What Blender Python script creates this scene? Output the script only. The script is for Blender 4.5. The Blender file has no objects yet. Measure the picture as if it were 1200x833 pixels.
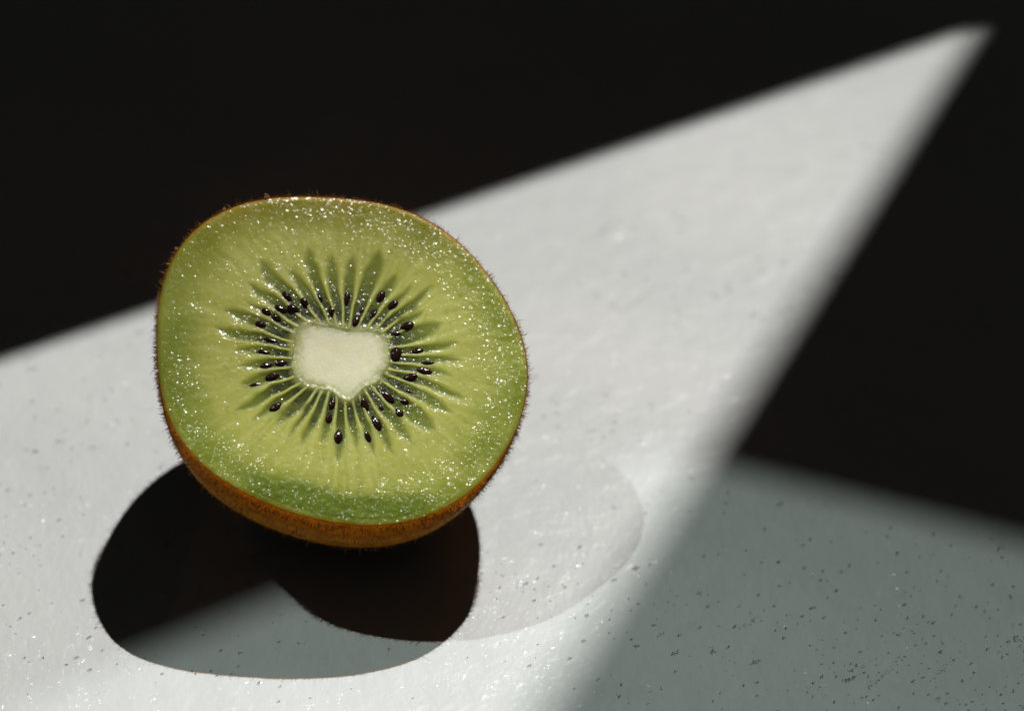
import bpy, bmesh, math, random
import numpy as np
from mathutils import Vector, Matrix

sc = bpy.context.scene
col = sc.collection
rng = np.random.default_rng(7)
random.seed(7)
MM = 0.001

# ------------------------------------------------------------------ camera
cd = bpy.data.cameras.new('camera'); cam = bpy.data.objects.new('camera', cd); col.objects.link(cam)
PITCH = math.radians(41.327)
cam.location = (0.02367, -0.26887, 0.26935)
cam.rotation_euler = (math.pi / 2 - PITCH, 0, 0)
cd.lens = 90; cd.sensor_width = 36; cd.clip_start = 0.01; cd.clip_end = 50
cd.dof.use_dof = True; cd.dof.focus_distance = 0.357; cd.dof.aperture_fstop = 10.0
cd.dof.aperture_blades = 9
sc.camera = cam

# ------------------------------------------------------------------ world, lamps, exposure
w = bpy.data.worlds.new('World'); sc.world = w; w.use_nodes = True
bg = w.node_tree.nodes['Background']
bg.inputs['Color'].default_value = (1.0, 1.0, 1.0, 1); bg.inputs['Strength'].default_value = 0.0093

def spot(name, target, shift, dist, watt, color, radius, cone, blend):
    d = Vector((-shift[0], -shift[1], 1.0)).normalized()
    l = bpy.data.lights.new(name, 'SPOT'); l.energy = watt; l.color = color
    l.shadow_soft_size = radius; l.spot_size = 2 * math.atan(cone / dist); l.spot_blend = blend
    o = bpy.data.objects.new(name, l); col.objects.link(o)
    o.location = Vector(target) + d * dist
    o.rotation_euler = (-d).to_track_quat('-Z', 'Y').to_euler()
    return o
LD = 3.0
lamp1 = spot('key_lamp', (-.01, .0, 0), (-.2878, -.468), LD, 345, (1.0, 0.99, 0.965), 0.013, 0.36, 1.0)
lamp2 = spot('second_lamp', (.045, -.06, 0), (.5755, -.1548), LD, 112, (0.85, 1.0, 0.94), 0.013, 0.145, 1.0)

vs = sc.view_settings
vs.view_transform = 'Standard'; vs.look = 'None'; vs.exposure = 0.0; vs.gamma = 1.0; vs.use_curve_mapping = False
sc.render.film_transparent = False
sc.cycles.use_denoising = True
sc.cycles.use_adaptive_sampling = True
sc.cycles.adaptive_threshold = 0.02
sc.cycles.max_bounces = 5
sc.cycles.diffuse_bounces = 1
sc.cycles.glossy_bounces = 2
sc.cycles.caustics_reflective = False
sc.cycles.caustics_refractive = False
sc.cycles.transparent_max_bounces = 12

# ------------------------------------------------------------------ helpers
def mesh_obj(name, verts, faces, mat, parent=None, smooth=True, matrix=None):
    me = bpy.data.meshes.new(name)
    me.from_pydata([tuple(v) for v in verts], [], [tuple(f) for f in faces])
    if mat: me.materials.append(mat)
    if smooth: me.polygons.foreach_set('use_smooth', [True] * len(me.polygons))
    me.update()
    o = bpy.data.objects.new(name, me); col.objects.link(o)
    if parent: o.parent = parent
    if matrix is not None: o.matrix_local = matrix
    return o

def attr(me, name, arr):
    a = me.attributes.new(name, 'FLOAT', 'POINT'); a.data.foreach_set('value', np.asarray(arr, np.float32))

class NT:
    def __init__(s, name):
        s.m = bpy.data.materials.new(name); s.m.use_nodes = True; s.t = s.m.node_tree
        s.t.nodes.clear(); s.out = s.n('ShaderNodeOutputMaterial')
    def n(s, typ, **kw):
        nd = s.t.nodes.new(typ)
        for k, v in kw.items(): setattr(nd, k, v)
        return nd
    def l(s, a, b): s.t.links.new(a, b)
    def set(s, sock, v):
        if hasattr(v, 'is_linked') or isinstance(v, bpy.types.NodeSocket): s.l(v, sock)
        else: sock.default_value = v
    def attr(s, name): return s.n('ShaderNodeAttribute', attribute_name=name).outputs['Fac']
    def math(s, op, a, b=0.0, c=0.0, clamp=False):
        nd = s.n('ShaderNodeMath', operation=op, use_clamp=clamp)
        s.set(nd.inputs[0], a); s.set(nd.inputs[1], b); s.set(nd.inputs[2], c); return nd.outputs[0]
    def mr(s, v, a, b, c=0.0, d=1.0, smooth=True):
        nd = s.n('ShaderNodeMapRange', interpolation_type='SMOOTHSTEP' if smooth else 'LINEAR')
        s.set(nd.inputs['Value'], v)
        nd.inputs['From Min'].default_value = a; nd.inputs['From Max'].default_value = b
        nd.inputs['To Min'].default_value = c; nd.inputs['To Max'].default_value = d
        return nd.outputs['Result']
    def mix(s, f, a, b, blend='MIX'):
        nd = s.n('ShaderNodeMix', data_type='RGBA', blend_type=blend)
        s.set(nd.inputs[0], f)
        for sock, v in ((nd.inputs[6], a), (nd.inputs[7], b)):
            if isinstance(v, (tuple, list)): sock.default_value = (*v[:3], 1)
            else: s.l(v, sock)
        return nd.outputs[2]
    def coord(s, scale=(1000, 1000, 1000), rotz=0.0, loc=(0, 0, 0)):
        tc = s.n('ShaderNodeTexCoord'); mp = s.n('ShaderNodeMapping')
        s.l(tc.outputs['Object'], mp.inputs['Vector'])
        mp.inputs['Scale'].default_value = scale; mp.inputs['Rotation'].default_value = (0, 0, rotz)
        mp.inputs['Location'].default_value = loc
        return mp.outputs[0]
    def noise(s, vec, scale, detail=2.0, rough=0.5, dist=0.0):
        nd = s.n('ShaderNodeTexNoise'); s.l(vec, nd.inputs['Vector'])
        nd.inputs['Scale'].default_value = scale; nd.inputs['Detail'].default_value = detail
        nd.inputs['Roughness'].default_value = rough; nd.inputs['Distortion'].default_value = dist
        return nd.outputs['Fac']
    def noise2(s, *a, **k):
        o = s.noise(*a, **k); o.node.noise_dimensions = '2D'; return o
    def voro(s, vec, scale, feature='F1', rnd=1.0):
        nd = s.n('ShaderNodeTexVoronoi', feature=feature); s.l(vec, nd.inputs['Vector'])
        nd.inputs['Scale'].default_value = scale; nd.inputs['Randomness'].default_value = rnd
        return nd
    def facets(s, vec, scale, k):
        """random little tilted facets, height in mm; k = tilt"""
        v = s.n('ShaderNodeTexVoronoi', voronoi_dimensions='2D'); s.l(vec, v.inputs['Vector']); v.inputs['Scale'].default_value = scale
        d = s.n('ShaderNodeVectorMath', operation='SUBTRACT'); s.l(vec, d.inputs[0]); s.l(v.outputs['Position'], d.inputs[1])
        c = s.n('ShaderNodeVectorMath', operation='SUBTRACT'); s.l(v.outputs['Color'], c.inputs[0]); c.inputs[1].default_value = (.5, .5, .5)
        m = s.n('ShaderNodeVectorMath', operation='MULTIPLY'); s.l(d.outputs[0], m.inputs[0]); m.inputs[1].default_value = (1, 1, 0)
        q = s.n('ShaderNodeVectorMath', operation='DOT_PRODUCT'); s.l(m.outputs[0], q.inputs[0]); s.l(c.outputs[0], q.inputs[1])
        return s.math('MULTIPLY', q.outputs['Value'], k)
    def bump(s, h, strength=1.0, normal=None):
        nd = s.n('ShaderNodeBump'); nd.inputs['Strength'].default_value = strength
        nd.inputs['Distance'].default_value = 0.001     # heights are in millimetres
        s.l(h, nd.inputs['Height'])
        if normal is not None: s.l(normal, nd.inputs['Normal'])
        return nd.outputs[0]
    def principled(s, **kw):
        p = s.n('ShaderNodeBsdfPrincipled')
        for k, v in kw.items(): s.set(p.inputs[k.replace('_', ' ')], (*v, 1) if k == 'Base_Color' and isinstance(v, tuple) else v)
        s.l(p.outputs[0], s.out.inputs['Surface']); return p

# ------------------------------------------------------------------ materials
def mat_table():
    t = NT('white_painted_surface')
    c = t.coord()
    big = t.noise2(c, 0.022, 3.0, 0.55)
    mid = t.noise2(c, 0.11, 3.0, 0.6)
    base = t.mix(t.mr(big, .35, .65), (.655, .665, .645), (.70, .705, .685))
    base = t.mix(t.mr(mid, .56, .72, 0, .35), base, (.60, .615, .575))
    # pits of the rough paint, short and slightly slanted, many where the mask is high
    shared = t.n('ShaderNodeTexNoise', noise_dimensions='2D'); t.l(c, shared.inputs['Vector']); shared.inputs['Scale'].default_value = 2.2; shared.inputs['Detail'].default_value = 1.0
    def pits(scale, rot, stretch, seed, keep, rad0, rad1):
        cc = t.coord((1000 * stretch, 1000, 1000), 0, (seed, seed * .7, 0)) if rot == 0 else None
        if cc is None:
            tc = t.n('ShaderNodeTexCoord')
            m1 = t.n('ShaderNodeMapping'); m1.inputs['Rotation'].default_value = (0, 0, rot); m1.inputs['Scale'].default_value = (1000, 1000, 1000)
            m2 = t.n('ShaderNodeMapping'); m2.inputs['Scale'].default_value = (stretch, 1, 1); m2.inputs['Location'].default_value = (seed, seed * .7, 0)
            t.l(tc.outputs['Object'], m1.inputs[0]); t.l(m1.outputs[0], m2.inputs[0]); cc = m2.outputs[0]
        wob = t.n('ShaderNodeVectorMath', operation='MULTIPLY_ADD')
        t.l(shared.outputs['Color'], wob.inputs[0]); wob.inputs[1].default_value = (.42 / scale,) * 3; t.l(cc, wob.inputs[2])
        v = t.n('ShaderNodeTexVoronoi', voronoi_dimensions='2D'); t.l(wob.outputs[0], v.inputs['Vector'])
        v.inputs['Scale'].default_value = scale
        sep = t.n('ShaderNodeSeparateColor'); t.l(v.outputs['Color'], sep.inputs[0])
        r = t.mr(t.math('POWER', sep.outputs[1], 2.2), 0, 1, rad0, rad1 * 1.25, False)
        d = t.math('DIVIDE', v.outputs['Distance'], r)
        inside = t.mr(d, .1, 1.0, 1, 0)
        kept = t.math('LESS_THAN', sep.outputs[0], keep)
        return t.math('MULTIPLY', inside, kept), sep.outputs[2]
    area = t.noise2(c, 0.030, 2.0, 0.5)
    sx = t.n('ShaderNodeSeparateXYZ'); t.l(c, sx.inputs[0])
    # the paint is rougher towards the near right corner
    near = t.math('MULTIPLY', t.mr(sx.outputs[0], 20, 85), t.mr(sx.outputs[1], 12, -35))
    dens = t.math('ADD', t.mr(area, .45, .66, .01, .20), t.math('MULTIPLY', near, .42))
    pa, ra = pits(0.95, -.75, .60, 3.1, dens, .08, .24)
    pb, rb = pits(0.42, -.55, .55, 11.3, t.math('MULTIPLY', dens, .45), .05, .15)
    pc, rc = pits(0.15, -.2, .8, 27.9, t.math('MULTIPLY', dens, .35), .022, .062)
    sa, ra2 = pits(0.20, -.80, .12, 41.0, t.math('MULTIPLY', t.mr(area, .38, .6), .45), .012, .034)
    pit = t.math('MAXIMUM', t.math('MAXIMUM', pa, pb), t.math('MAXIMUM', pc, sa))
    dirt = t.math('MAXIMUM', t.math('MULTIPLY', pa, t.mr(ra, .7, .95, 0, .45)),
                  t.math('MAXIMUM', t.math('MULTIPLY', pb, t.mr(rb, .3, .9, .0, .55)), t.math('MULTIPLY', t.math('MAXIMUM', pc, sa), .5)))
    base = t.mix(dirt, base, (.14, .15, .135))
    # grains under the paint: small smooth rises that catch the light
    garea = t.noise2(t.coord((1000, 1000, 1000), 0, (61, 17, 0)), 0.045, 2.0, 0.55)
    gdens = t.math('ADD', t.mr(garea, .40, .64, .12, .9), t.math('MULTIPLY', near, .35))
    ga, _ = pits(0.80, -.7, .7, 71.0, gdens, .16, .42)
    gb, _ = pits(0.36, -.6, .8, 83.0, t.math('MULTIPLY', gdens, .6), .08, .22)
    gf = t.facets(c, 1.5, .85)
    fine = t.noise2(c, 0.85, 2.0, 0.6)
    lump = t.noise2(c, 0.22, 2.0, 0.5)
    brush = t.noise2(t.coord((900, 160, 1000), -.8), 0.9, 2.0, .5)
    hf = t.math('ADD', t.math('MULTIPLY', fine, .07), t.math('MULTIPLY', lump, .34))
    hf = t.math('ADD', hf, t.math('MULTIPLY', brush, .03))
    hg = t.math('ADD', hf, t.math('MULTIPLY', t.math('MAXIMUM', ga, gb), gf))
    h = t.math('SUBTRACT', t.math('ADD', t.math('MULTIPLY', fine, .06), t.math('MULTIPLY', lump, .16)), t.math('MULTIPLY', pit, .26)); hg = t.math('SUBTRACT', hg, t.math('MULTIPLY', pit, .26))
    t.principled(Base_Color=base, Roughness=.45, IOR=1.46, Normal=t.bump(h), Coat_Weight=.8, Coat_IOR=1.46, Coat_Roughness=t.mr(mid, .3, .7, .17, .28), Coat_Normal=t.bump(hg))
    return t.m

def mat_flesh():
    t = NT('wet_kiwi_flesh')
    c = t.coord()
    rad, loc, ray, ghost, band, inner = (t.attr(k) for k in ('rad', 'locule', 'ray', 'ghost', 'band', 'inner'))
    fib = t.attr('fibre'); wall = t.attr('wall')
    cl = t.noise(c, 0.13, 3.0, .55)
    fi = t.noise(c, 0.9, 3.0, .6)
    out = t.mix(t.mr(rad, .64, 1.0), (.515, .51, .118), (.25, .28, .018))
    out = t.mix(t.mr(cl, .42, .66, 0, .5), out, (.54, .53, .125))
    out = t.mix(t.math('MULTIPLY', fib, .7), out, (.62, .60, .18))
    out = t.mix(t.mr(fi, .5, .75, 0, .35), out, (.23, .29, .025))
    out = t.mix(t.math('MULTIPLY', t.mr(rad, .965, .992), .5), out, (.42, .40, .07))
    out = t.mix(t.math('MULTIPLY', t.attr('olive'), .75), out, (.29, .23, .004))
    out = t.mix(t.math('MULTIPLY', t.attr('green'), .6), out, (.19, .265, .016))
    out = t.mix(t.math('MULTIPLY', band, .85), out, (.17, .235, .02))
    lc = t.mix(inner, (.155, .19, .008), (.048, .055, .006))
    lc = t.mix(t.mr(fi, .45, .75, 0, .35), lc, (.20, .24, .015))
    b = t.mix(loc, out, lc)
    b = t.mix(t.math('MULTIPLY', ray, .70), b, (.60, .60, .22))
    b = t.mix(t.math('MULTIPLY', ghost, .85), b, (.035, .032, .016))
    b = t.mix(wall, b, (.93, .78, .20))
    # film of juice over the cut cells: strong bumps in the outer flesh, weaker between the seeds
    wet = t.attr('wet')
    v = t.voro(c, 1.25, 'SMOOTH_F1'); v.inputs['Smoothness'].default_value = .45
    cell = t.math('SUBTRACT', 1.0, v.outputs['Distance'])
    amp = wet
    wn = t.n('ShaderNodeTexNoise', noise_dimensions='2D'); t.l(c, wn.inputs['Vector']); wn.inputs['Scale'].default_value = 1.6; wn.inputs['Detail'].default_value = 1.0
    cw = t.n('ShaderNodeVectorMath', operation='MULTIPLY_ADD'); t.l(wn.outputs['Color'], cw.inputs[0]); cw.inputs[1].default_value = (.55, .55, 0); t.l(c, cw.inputs[2])
    pick = t.mr(t.noise2(c, .16, 2.0, .5), .46, .60)
    k1 = t.math('MULTIPLY', amp, t.math('SUBTRACT', 1.0, pick)); k2 = t.math('MULTIPLY', amp, pick)
    fac = t.math('ADD', t.facets(cw.outputs[0], 5.0, t.math('MULTIPLY', k1, 1.05)), t.facets(cw.outputs[0], 2.7, t.math('MULTIPLY', k2, .95)))
    film = t.bump(t.math('ADD', fac, t.math('MULTIPLY', t.math('MULTIPLY', cell, .13), amp)))
    soft = t.bump(t.math('MULTIPLY', t.math('ADD', t.math('MULTIPLY', cell, .12), t.math('MULTIPLY', fi, .14)), amp))
    t.principled(Base_Color=b, Roughness=.45, IOR=1.36, Specular_IOR_Level=.2, Subsurface_Weight=1.0, Subsurface_Radius=(1.0, .9, .25),
                 Subsurface_Scale=.005, Normal=soft, Coat_Weight=1.0, Coat_Roughness=.23, Coat_IOR=1.39, Coat_Normal=film)
    return t.m

def mat_core():
    t = NT('pale_kiwi_core')
    c = t.coord()
    e = t.attr('edge')
    fi = t.noise(c, 1.6, 3.0, .6)
    b = t.mix(t.mr(t.noise(c, .25, 2, .5), .35, .65), (.82, .765, .53), (.85, .80, .575))
    ee = t.math('ADD', e, t.math('MULTIPLY', t.math('SUBTRACT', fi, .5), .30))
    b = t.mix(t.mr(ee, .70, 1.06), b, (.47, .46, .15))
    v = t.voro(c, 2.0, 'SMOOTH_F1'); v.inputs['Smoothness'].default_value = .5
    h = t.math('ADD', t.math('MULTIPLY', v.outputs['Distance'], -.05), t.math('MULTIPLY', t.noise(c, 3.2, 1.0), .06))
    t.principled(Base_Color=b, Roughness=.5, IOR=1.36, Specular_IOR_Level=.2, Subsurface_Weight=1.0, Subsurface_Radius=(1, .9, .5), Subsurface_Scale=.003,
                 Normal=t.bump(t.math('MULTIPLY', h, .3)), Coat_Weight=1.0, Coat_Roughness=.30, Coat_IOR=1.36, Coat_Normal=t.bump(t.facets(c, 6.0, .27)))
    return t.m

def mat_seed():
    t = NT('glossy_black_seed')
    ge = t.n('ShaderNodeNewGeometry'); mp = t.n('ShaderNodeMapping'); mp.inputs['Scale'].default_value = (1000, 1000, 1000)
    t.l(ge.outputs['Position'], mp.inputs[0]); w_ = mp.outputs[0]
    f = t.noise(w_, .8, 2.0)
    b = t.mix(f, (.004, .002, .002), (.040, .014, .008))
    t.principled(Base_Color=b, Roughness=.15, IOR=1.40, Normal=t.bump(t.math('MULTIPLY', t.noise(w_, 2.0, 2.0), .10)))
    return t.m

def mat_skin():
    t = NT('thin_brown_skin')
    c = t.coord()
    f = t.noise(c, .5, 4.0, .65); g = t.noise(c, 2.2, 3.0, .6)
    b = t.mix(t.mr(f, .35, .65), (.46, .17, .013), (.25, .09, .009))
    b = t.mix(t.mr(g, .62, .72), b, (.035, .018, .010))
    d = t.n('ShaderNodeBsdfPrincipled'); t.l(b, d.inputs['Base Color']); d.inputs['Roughness'].default_value = .6; d.inputs['Specular IOR Level'].default_value = .08
    t.l(t.bump(t.math('MULTIPLY', g, .12)), d.inputs['Normal'])
    dep = t.attr('depth')
    tr = t.n('ShaderNodeBsdfTransparent'); tr.inputs[0].default_value = (1.0, .52, .06, 1)
    mx = t.n('ShaderNodeMixShader')
    t.l(t.math('MAXIMUM', t.mr(t.math('ADD', t.math('MULTIPLY', f, .5), t.math('MULTIPLY', g, .5)), .40, .66, .08, .55), t.math('MAXIMUM', t.mr(dep, .07, .28), t.mr(dep, .008, .002))), mx.inputs[0])
    t.l(tr.outputs[0], mx.inputs[1]); t.l(d.outputs[0], mx.inputs[2]); t.l(mx.outputs[0], t.out.inputs['Surface'])
    return t.m

def mat_plain(name, rgb, rough=.6):
    t = NT(name); c = t.coord()
    b = t.mix(t.noise(c, .4, 3), tuple(x * .8 for x in rgb), tuple(x * 1.2 for x in rgb))
    t.principled(Base_Color=b, Roughness=rough, Specular_IOR_Level=.1); return t.m

M_TABLE, M_FLESH, M_CORE, M_SEED, M_SKIN = mat_table(), mat_flesh(), mat_core(), mat_seed(), mat_skin()
M_FUZZ = mat_plain('brown_fuzz', (.34, .15, .03), .5)
M_FLAKE = mat_plain('dry_skin_flake', (.36, .20, .08), .55)
M_BOARD = mat_plain('matt_black_card', (.012, .012, .012), .9)

# ------------------------------------------------------------------ the surface
tab = mesh_obj('table_surface', [(-.9, -.9, 0), (.9, -.9, 0), (.9, .9, 0), (-.9, .9, 0), (-.9, -.9, -.03), (.9, -.9, -.03), (.9, .9, -.03), (-.9, .9, -.03)],
               [(0, 1, 2, 3), (7, 6, 5, 4), (0, 4, 5, 1), (1, 5, 6, 2), (2, 6, 7, 3), (3, 7, 4, 0)], M_TABLE, smooth=False)
tab['kind'] = 'structure'

# ------------------------------------------------------------------ unseen cards added to shape the light: their straight edges bound the two patches of light
def shade_board(lamp, p, q, side, dist, depth):
    L = lamp.location
    a, b = Vector((*p, 0)), Vector((*q, 0))
    n = Vector((-(b - a).y, (b - a).x, 0)).normalized() * side
    pts = [a, b, b + n * depth, a + n * depth]
    da, db = dist if isinstance(dist, tuple) else (dist, dist)
    ln = (L - (a + b) / 2).length
    top = [g.lerp(L, d / ln) for g, d in zip(pts, (da, db, db, da))]
    v = top + [x + Vector((0, 0, .003)) for x in top]
    o = mesh_obj('shade_board', v, [(0, 1, 2, 3), (7, 6, 5, 4), (0, 4, 5, 1), (1, 5, 6, 2), (2, 6, 7, 3), (3, 7, 4, 0)], M_BOARD, smooth=False)
    o['kind'] = 'structure'
    return o
def along(p, d, s): k = math.hypot(*d); return (p[0] + d[0] / k * s, p[1] + d[1] / k * s)
A0, AD = (.0212, .0809), (.8729, .4878)
shade_board(lamp1, along(A0, AD, -.42), along(A0, AD, .24), 1, .44, .36)
B0, BD = (.0674, .04378), (-.4460, -.8950)
shade_board(lamp1, along(B0, BD, -.20), along(B0, BD, .28), 1, (.48, 1.15), .40)
C0, CD = (-.0177, -.0184), (.0091, .0052)
shade_board(lamp2, along(C0, CD, -.20), along(C0, CD, .20), 1, .75, .26)
D0, DD = (.0747, .0048), (.0371, -.0139)
shade_board(lamp2, along(D0, DD, -.14), along(D0, DD, .12), 1, .80, .26)

# ------------------------------------------------------------------ the kiwi half
kiwi = bpy.data.objects.new('kiwi_half', None); col.objects.link(kiwi); kiwi.location = (0, 0, 0)
kiwi.empty_display_size = .01
kiwi['label'] = 'halved green kiwi fruit with fuzzy brown skin leaning cut side up on white surface'
kiwi['category'] = 'kiwi'
PHI, PSI = math.radians(62.11), math.radians(13.61)
N = Vector((math.sin(PSI) * math.cos(PHI), -math.cos(PSI) * math.cos(PHI), math.sin(PHI)))
U = Vector((0, 0, 1)).cross(N).normalized(); V = N.cross(U)
FM = Matrix(((U.x, V.x, N.x, 0), (U.y, V.y, N.y, 0), (U.z, V.z, N.z, .03204), (0, 0, 0, 1)))

OUT = np.array([[-6.5, 26.07], [-2.22, 25.79], [0.94, 25.42], [4.39, 24.59], [9.11, 23.15], [13.68, 20.91], [17.95, 17.22], [21.39, 12.6], [23.93, 6.81], [25.25, 1.26], [25.59, -4.07], [25.27, -7.29], [23.86, -10.94], [21.15, -14.99], [17.87, -18.88], [13.55, -22.17], [8.33, -24.13], [3.43, -24.64], [-1.24, -24.18], [-5.74, -22.88], [-11.21, -20.43], [-16.47, -16.89], [-20.55, -13.17], [-23.47, -9.53], [-24.85, -5.76], [-25.4, -1.21], [-25.39, 3.27], [-25.02, 7.73], [-24.07, 12.14], [-22.47, 16.08], [-20.16, 19.81], [-16.79, 23.28], [-12.73, 25.58]])
CORE = np.array([[-5.83, 5.27], [-4.88, 6.04], [-3.74, 6.16], [-0.99, 5.35], [1.39, 4.33], [3.92, 4.04], [5.63, 3.69], [6.42, 2.76], [6.53, 1.18], [6.27, -0.5], [5.54, -2.27], [4.68, -3.39], [3.16, -4.09], [1.63, -4.57], [0.53, -5.61], [-0.26, -6.09], [-0.97, -5.76], [-1.74, -4.61], [-3.04, -3.88], [-4.83, -3.23], [-6.14, -2.57], [-6.81, -1.53], [-6.91, 0.02], [-6.64, 2.03], [-6.21, 4.02]])
SEEDS = [[-6.02, 10.83, 1.67, 1.02], [-5.51, 8.74, 1.55, 1.14], [-3.7, 9.4, 1.61, 0.84], [-1.56, 9.92, 1.73, 0.84], [-0.16, 7.33, 1.73, 0.96], [2.23, 9.0, 2.03, 0.84], [-7.22, 9.03, 1.79, 1.08], [-9.19, 8.84, 1.55, 1.08], [-8.09, 7.79, 1.43, 1.19], [-10.43, 7.23, 1.43, 0.96], [-9.45, 4.64, 2.03, 0.72], [-10.92, 3.08, 2.03, 0.84], [-7.26, 3.5, 1.31, 0.6], [-8.62, 0.99, 1.55, 0.96], [-10.59, 0.95, 1.79, 1.02], [-8.34, 2.39, 1.55, 0.54], [-10.19, -0.83, 1.79, 1.08], [-12.78, -1.58, 2.03, 0.72], [-10.43, -5.29, 1.91, 1.08], [-2.62, -5.95, 1.79, 0.9], [-3.49, -8.09, 1.61, 0.9], [-2.77, -10.97, 1.91, 1.19], [6.96, 8.5, 2.09, 1.02], [5.63, 6.27, 1.61, 0.9], [8.47, 7.03, 1.79, 1.08], [2.88, 5.43, 1.79, 0.96], [9.92, 3.64, 1.91, 1.08], [8.2, 2.8, 1.67, 0.72], [7.51, -0.29, 2.03, 1.43], [10.75, -0.32, 2.15, 1.02], [11.38, -2.36, 2.03, 0.66], [11.08, -3.51, 2.15, 1.08], [8.72, -4.05, 2.03, 1.14], [5.24, -6.54, 2.39, 1.08], [6.21, -8.99, 1.55, 0.96], [1.77, -7.05, 2.15, 1.08], [2.83, -9.94, 2.15, 1.14], [3.88, -7.77, 1.55, 0.72], [1.25, -11.86, 1.79, 0.84], [7.19, -7.3, 1.55, 0.96], [8.23, -6.11, 1.67, 0.78], [4.93, -5.28, 1.19, 0.72], [3.99, 6.98, 1.43, 0.78], [10.58, 1.27, 1.19, 0.6]]
TURN = {1: 15, 6: 20, 28: 75, 32: 35, 30: 8, 31: -8, 12: 5, 17: -4}        # seeds lying off the radial direction
DEEP = {17, 12, 15, 27, 29, 34, 37, 39, 40, 41, 42, 43}                     # seeds mostly sunk in the flesh
GHOST = np.array([[-10.14, -2.8], [-5.63, -8.06], [-7.34, -4.82], [11.29, 6.11], [9.14, 5.08], [7.09, 4.99], [-2.05, 7.94], [-8.69, -6.51], [-0.67, -8.66], [-0.04, -7.23], [-6.53, -5.86], [-7.02, 5.36], [5.22, -3.22], [7.29, -5.13]])
RAYS = np.sort(np.radians([113.22, 101.97, 91.48, 80.24, 69.09, 55.08, 42.69, 33.92, 25.95, 15.75, 2.14, -6.81, -16.06, -24.67, -33.24, -43.29, -58.25, -69.25, -78.99, -88.52, -97.9, -108.13, -119.3, -129.27, -136.73, -148.56, -157.08, -166.84, -177.86, 171.47, 161.79, 152.11, 141.45, 134.09, 124.8]))
CC = np.array([0.1, 0.5])

def radial(pts, centre, harm):
    """smooth periodic radius function through traced points"""
    d = pts - centre; th = np.arctan2(d[:, 1], d[:, 0]); r = np.hypot(d[:, 0], d[:, 1])
    o = np.argsort(th); th, r = th[o], r[o]
    g = np.linspace(-np.pi, np.pi, 720, endpoint=False)
    rr = np.interp(g, np.r_[th - 2 * np.pi, th, th + 2 * np.pi], np.r_[r, r, r])
    F = np.fft.rfft(rr); F[harm + 1:] = 0; rr = np.fft.irfft(F, 720)
    return lambda a: np.interp((a + np.pi) % (2 * np.pi) - np.pi, np.r_[g, np.pi], np.r_[rr, rr[0]])
R_out = radial(OUT, np.zeros(2), 7)
R_core = radial(CORE, CC, 11)
def sst(x, a, b):
    t = np.clip((x - a) / (b - a), 0, 1); return t * t * (3 - 2 * t)
def vnoise(x, y, s, seed):
    """smooth value noise on a grid of spacing s"""
    r = np.random.default_rng(seed); T = r.random((64, 64))
    X, Y = x / s + 1000, y / s + 1000; i, j = np.floor(X).astype(int), np.floor(Y).astype(int); f, g = X - i, Y - j
    f, g = f * f * (3 - 2 * f), g * g * (3 - 2 * g)
    q = lambda a, b: T[a % 64, b % 64]
    return (q(i, j) * (1 - f) + q(i + 1, j) * f) * (1 - g) + (q(i, j + 1) * (1 - f) + q(i + 1, j + 1) * f) * g

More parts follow.
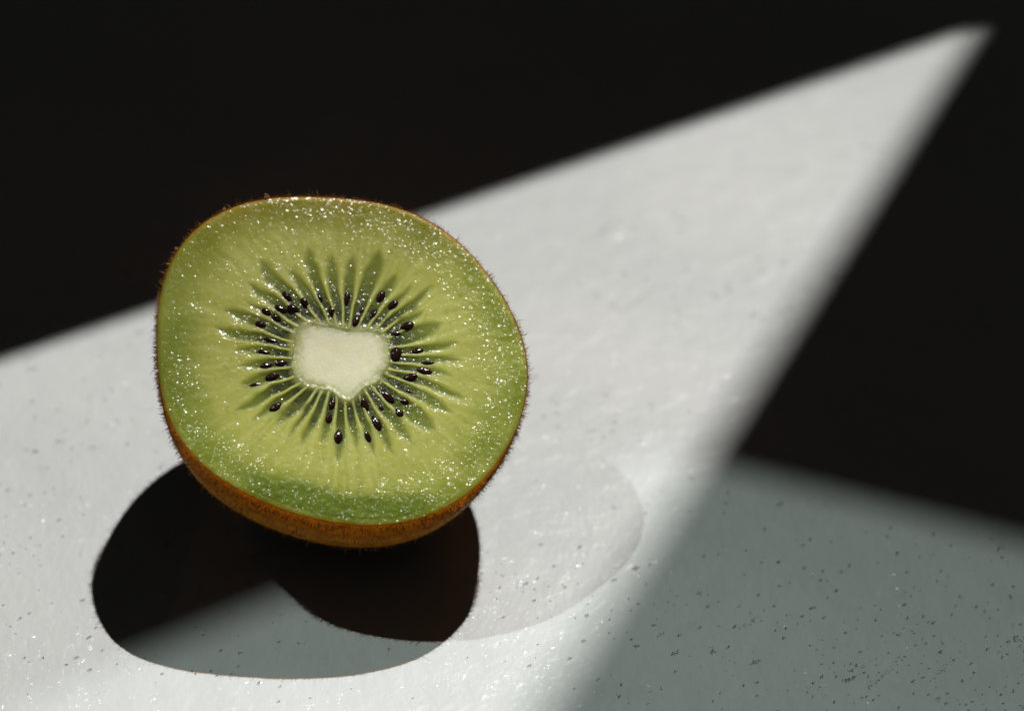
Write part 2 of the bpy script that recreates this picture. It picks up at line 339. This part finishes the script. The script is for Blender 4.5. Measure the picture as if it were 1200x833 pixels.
nR = len(RAYS)
r_end = np.random.default_rng(3).uniform(.57, .73, nR)
ray_k = np.random.default_rng(8).uniform(.3, 1.0, nR)
def face_fields(u, v):
    th = np.arctan2(v, u); rad = np.hypot(u, v) / R_out(th)
    du, dv = u - CC[0], v - CC[1]; a = np.arctan2(dv, du); rc = np.hypot(du, dv)
    a = a + .045 * (vnoise(u, v, 3.5, 5) - .5) + .02 * (vnoise(u, v, 1.3, 6) - .5)                              # the rays wander a little
    i = np.searchsorted(RAYS, a) % nR                                       # wedge between ray i-1 and i
    lo = RAYS[(i - 1) % nR]; hi = RAYS[i]; wd = (hi - lo) % (2 * np.pi); ta = (a - lo) % (2 * np.pi)
    dlo = ta * rc; dhi = (wd - ta) * rc; dray = np.minimum(dlo, dhi)        # mm to the nearest ray
    k0 = R_core(a); k1 = r_end[i] * R_out(th); s = np.clip((rc - k0) / (k1 - k0), -.5, 2)
    half = wd * rc / 2
    prof = np.clip(1 - np.clip(s, 0, 2) ** 8, -1, 1)
    soft = .25 + .95 * sst(s, .2, 1.0)
    half = half * (1 + .10 * (vnoise(u, v, 1.6, 61) - .5))
    loc = sst(dray - half * (1 - prof), .06, .06 + soft) * sst(s, -.03, .12) * (1 - .27 * sst(s, .25, .95)) * (1 - sst(s, .84, 1.18))
    ray = np.exp(-(dray / (.085 + .30 * np.clip(s, 0, 1.5))) ** 2) * sst(s, -.05, .1) * (1 - .95 * sst(s, .45, 1.5)) * ray_k[np.where(dlo < dhi, (i - 1) % nR, i)]
    ray = ray * (.20 + .90 * vnoise(u, v, 2.2, 11))
    fibre = sst(vnoise(a * 34, rc * .14 + a * 0, 1.0, 13), .45, .95) * sst(s, .55, .9) * (1 - sst(rad, .72, .92))
    inner = 1 - sst(s, .10, .70)
    gh = np.zeros_like(u)
    for gx, gy in GHOST:
        d = np.array([gx, gy]) - CC; d = d / np.hypot(*d)
        x, y = u - gx, v - gy; al = x * d[0] + y * d[1]; ac = -x * d[1] + y * d[0]
        gh = np.maximum(gh, .8 * np.exp(-(al / .85) ** 2 - (ac / .42) ** 2))
    cor = 1 - sst(rc / k0, .90, 1.02)
    # the cut rolls away along the lower left edge
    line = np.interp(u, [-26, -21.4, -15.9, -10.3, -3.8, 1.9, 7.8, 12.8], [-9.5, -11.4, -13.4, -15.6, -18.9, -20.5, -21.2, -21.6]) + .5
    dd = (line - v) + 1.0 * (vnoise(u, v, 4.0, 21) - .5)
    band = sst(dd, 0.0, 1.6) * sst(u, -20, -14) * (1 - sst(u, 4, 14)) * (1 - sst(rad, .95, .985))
    roll = np.log1p(np.exp(np.clip(dd / .7, -20, 20))) * .7 * sst(u, -25, -15) * (1 - sst(u, 4, 20))
    A = np.degrees(th)
    olive = sst(rad, .72, .98) * np.exp(-((A - 98) / 48) ** 2) * (.6 + .6 * vnoise(u, v, 5, 81))
    green = sst(rad, .68, .95) * np.maximum(np.exp(-(((A - 170 + 180) % 360 - 180) / 40) ** 2), .5 * np.exp(-((A + 20) / 35) ** 2)) * (.5 + .7 * vnoise(u, v, 4, 82))
    fa = np.interp(A, [-180, -150, -120, -90, -60, -30, 0, 30, 60, 90, 120, 150, 180], [.55, .80, 1, 1, .88, .88, 1.02, 1.1, .98, .45, .22, .25, .55])
    wn = vnoise(u, v, 3.2, 71) * .6 + vnoise(u, v, 7.0, 72) * .4
    wet = sst(rad, .64, .88) * fa * (.30 + 1.05 * wn)
    cl = np.maximum(np.exp(-((A - 158) / 26) ** 2), np.exp(-((A + 38) / 24) ** 2))
    wet = np.maximum(wet, (.42 + .65 * cl) * (1 - sst(s, .5, 1.0)) * (.5 + .7 * wn))
    wet = np.maximum(wet, np.maximum(.26, band * 1.5))
    h = -.17 * loc * (.5 + .5 * np.sin(np.pi * np.clip(s, 0, 1)) ** .5) + .05 * ray - .11 * roll
    h = h + .35 * (vnoise(u, v, 9.0, 31) - .5) + .10 * (vnoise(u, v, 2.0, 41) - .5) * sst(rad, .45, .75)
    h = h - .15 * sst(rad, .965, 1.0) ** 2 - .25 * cor
    return dict(rad=rad, locule=loc, ray=ray * (1 - cor), ghost=gh * (1 - cor), band=band, inner=inner, fibre=fibre, wet=wet, olive=np.clip(olive, 0, 1), green=np.clip(green, 0, 1)), h

C_LEN, PW = 32.93, 2.81
def g_prof(s): return np.sqrt(np.clip(1 - s ** PW, 0, 1))

NTH, NRD = 640, 170
th = np.linspace(-np.pi, np.pi, NTH, endpoint=False)
def ring_faces(n_rings, nth, base=0):
    a = np.arange(nth); b = (a + 1) % nth; f = []
    for k in range(n_rings - 1):
        o = base + k * nth
        f.append(np.stack([o + a, o + nth + a, o + nth + b, o + b], 1))
    return np.concatenate(f)
def build_flesh():
    rr = np.linspace(.004, 1, NRD); ro = R_out(th) * .998
    u = (rr[:, None] * ro * np.cos(th)).ravel(); v = (rr[:, None] * ro * np.sin(th)).ravel()
    fl, h = face_fields(u, v)
    P = [np.stack([u, v, h], 1)]
    s = np.r_[np.linspace(.02, .9, 26), np.linspace(.92, .995, 8)]
    hr = h[-NTH:]
    for k in s:
        g = g_prof(k)
        z = -C_LEN * k * .998 + hr * max(0, 1 - k / .15)
        P.append(np.stack([ro * g * np.cos(th), ro * g * np.sin(th), z], 1))
    P = np.concatenate(P); nr = NRD + len(s)
    F = ring_faces(nr, NTH).tolist()
    # outward winding: the cut looks up (+z)
    o = mesh_obj('flesh', P * MM, F + [list(range(NTH)), list(range((nr - 1) * NTH, nr * NTH))[::-1]], M_FLESH, kiwi, matrix=FM)
    full = len(P)
    for k, a in fl.items():
        x = np.zeros(full); x[:len(a)] = a
        if k == 'rad': x[len(a):] = 1.0
        attr(o.data, k, x)
    x = np.zeros(full); x[NRD * NTH:] = 1.0; attr(o.data, 'wall', x)
    return o
flesh = build_flesh()

def build_core():
    nr, nt = 46, 220; t2 = np.linspace(-np.pi, np.pi, nt, endpoint=False); rr = np.linspace(.01, 1.06, nr)
    jit = 1 + .03 * (np.random.default_rng(9).random(nt) - .5) + .10 * (vnoise(t2 * 9, t2 * 0, 1.0, 19) - .5)
    k0 = R_core(t2) * jit
    u = (CC[0] + rr[:, None] * k0 * np.cos(t2)).ravel(); v = (CC[1] + rr[:, None] * k0 * np.sin(t2)).ravel()
    _, h = face_fields(u, v)
    e = np.repeat(rr, nt)
    _, hflat = face_fields(np.array([CC[0]]), np.array([CC[1]]))
    z = np.maximum(h, hflat[0]) * 0 + h + .16 * (1 - sst(e, .88, 1.05)) - .10 * sst(e, 1.0, 1.06) + .03 * (vnoise(u, v, 1.2, 55) - .5)
    P = np.stack([u, v, z], 1)
    o = mesh_obj('core', P * MM, ring_faces(nr, nt).tolist() + [list(range(nt))], M_CORE, kiwi, matrix=FM)
    attr(o.data, 'edge', e)
build_core()

def seed_mesh():
    bm = bmesh.new(); bmesh.ops.create_uvsphere(bm, u_segments=14, v_segments=9, radius=.5)
    for vv in bm.verts:                                                     # long axis x, one end pointed
        x, y, z = vv.co.z, vv.co.x, vv.co.y
        k = 1 - .34 * max(0, x) * 2 * .8
        vv.co = (x, y * k, z * k)
    me = bpy.data.meshes.new('seed'); bm.to_mesh(me); bm.free()
    me.materials.append(M_SEED); me.polygons.foreach_set('use_smooth', [True] * len(me.polygons)); return me
SM = seed_mesh()
for k, (su, sv, ln, wd) in enumerate(SEEDS):
    _, h = face_fields(np.array([su]), np.array([sv]))
    o = bpy.data.objects.new('seed', SM); col.objects.link(o); o.parent = kiwi
    ang = math.atan2(CC[1] - sv, CC[0] - su) + math.radians(TURN.get(k, random.uniform(-6, 6)))
    tilt = random.uniform(-.18, .18)
    lift = random.uniform(-.30, -.20) if k in DEEP else random.uniform(-.22, -.10)
    mt = Matrix.Translation((su * MM, sv * MM, (h[0] + lift) * MM)) @ Matrix.Rotation(ang, 4, 'Z') @ Matrix.Rotation(tilt, 4, 'Y') @ Matrix.Diagonal((ln * 1.2 * MM, wd * 1.2 * MM, wd * .9 * MM, 1))
    o.matrix_local = FM @ mt

def skin_pt(t, s, off=0.0):
    """point and outward normal on the outside of the fruit, t = angle, s = depth 0..1 (arrays)"""
    def p(t, s):
        r = R_out(t) * g_prof(s) + .03
        u0, v0 = R_out(t) * .988 * np.cos(t), R_out(t) * .988 * np.sin(t)
        _, h = face_fields(u0, v0)
        return np.stack([r * np.cos(t), r * np.sin(t), -C_LEN * s + h * np.clip(1 - s / .15, 0, 1)], -1)
    e = 2e-3; a = p(t, s); dt = p(t + e, s) - p(t - e, s); ds = p(t, np.clip(s + e, 0, .999)) - p(t, np.clip(s - e, 0, .999))
    n = np.cross(ds, dt); n /= np.linalg.norm(n, axis=-1, keepdims=True) + 1e-9
    n *= np.sign((n * (a - [0, 0, -10])).sum(-1, keepdims=True))
    return a + n * off, n

def build_skin():
    nt = 360; t2 = np.linspace(-np.pi, np.pi, nt, endpoint=False)
    ro = R_out(t2); _, hr = face_fields(ro * .988 * np.cos(t2), ro * .988 * np.sin(t2))
    jag = .10 * (vnoise(t2 * 30, t2 * 0, .35, 77) - .3)
    P = [np.stack([ro * .9982 * np.cos(t2), ro * .9982 * np.sin(t2), hr - .5], 1),
         np.stack([ro * .9984 * np.cos(t2), ro * .9984 * np.sin(t2), hr + jag], 1),
         np.stack([ro * .9992 * np.cos(t2), ro * .9992 * np.sin(t2), hr + .03 + jag], 1)]
    for s in np.r_[0.004, np.linspace(.02, .9, 40), np.linspace(.92, .997, 10)]:
        a, n = skin_pt(t2, np.full(nt, s))
        a = a + n * (.10 * (vnoise(t2 * 25, np.full(nt, s * 30), .8, 91) * .6))[:, None]
        P.append(a)
    nr = len(P); P = np.concatenate(P)
    o = mesh_obj('skin', P * MM, ring_faces(nr, nt).tolist() + [list(range((nr - 1) * nt, nr * nt))[::-1]], M_SKIN, kiwi, matrix=FM)
    attr(o.data, 'depth', np.clip(-P[:, 2] / C_LEN, 0, 1))      # the skin is thinnest at the cut
    return o
skin = build_skin()

def build_fuzz(n):
    r = np.random.default_rng(17)
    t = r.uniform(-np.pi, np.pi, n); s = np.where(r.random(n) < .45, r.uniform(.005, .12, n), r.uniform(.01, .9, n))
    p, nn = skin_pt(t, s)
    ln = r.uniform(.35, 1.0, n) * (1 + .8 * (r.random(n) < .12)); wd = r.uniform(.022, .045, n)
    side = r.normal(size=(n, 3)); side -= nn * (side * nn).sum(1, keepdims=True); side /= np.linalg.norm(side, axis=1, keepdims=True)
    lean = side * r.uniform(.3, 1.1, n)[:, None]
    b2 = np.cross(nn, side)
    V, F = [], []
    for frac, wk, bend in ((0, 1.0, 0), (.5, .8, .3), (1.0, .15, 1.0)):
        c = p + nn * (ln * frac * (1 - .25 * bend))[:, None] + lean * (ln * frac * (.35 + .5 * bend))[:, None]
        for q in range(3):
            w_ = (side * math.cos(q * 2.094) + b2 * math.sin(q * 2.094)) * (wd * wk)[:, None]
            V.append(c + w_)
    V = np.stack(V, 1).reshape(-1, 3); base = np.arange(n)[:, None] * 9
    for lv in (0, 3):
        for q in range(3):
            F.append(base + np.array([[lv + q, lv + (q + 1) % 3, lv + 3 + (q + 1) % 3, lv + 3 + q]]))
    F = np.concatenate(F)
    o = mesh_obj('fuzz', V * MM, F.tolist(), M_FUZZ, kiwi, matrix=FM); o['kind'] = 'stuff'
build_fuzz(9000)

def flake(t, size, tilt):
    p, n = skin_pt(np.array([t]), np.array([.012])); p = p[0]; n = n[0]
    tang = np.array([-math.sin(t), math.cos(t), 0]); upv = np.array([0, 0, 1.0]) * .5 + n * tilt; upv /= np.linalg.norm(upv)
    V = []; r = np.random.default_rng(int(abs(t) * 1000))
    for i in range(5):
        for j in range(4):
            a = (i / 4 - .5) * size * (1 - .5 * (j / 3) ** 2) ; b = j / 3 * size * .9
            V.append(p + tang * a + upv * b + n * (.18 * size * math.sin(j * .9)) + r.normal(0, .05, 3) * size)
    F = [(i * 4 + j, i * 4 + j + 1, i * 4 + j + 5, i * 4 + j + 4) for i in range(4) for j in range(3)]
    o = mesh_obj('skin_flake', np.array(V) * MM, F, M_FLAKE, kiwi, matrix=FM)
    md = o.modifiers.new('thick', 'SOLIDIFY'); md.thickness = .08 * MM
for a_, sz, tl in ((1.80, .8, 1.0), (2.02, .5, 1.2), (2.34, .6, .9), (2.43, .5, 1.1)):
    flake(a_, sz, tl)
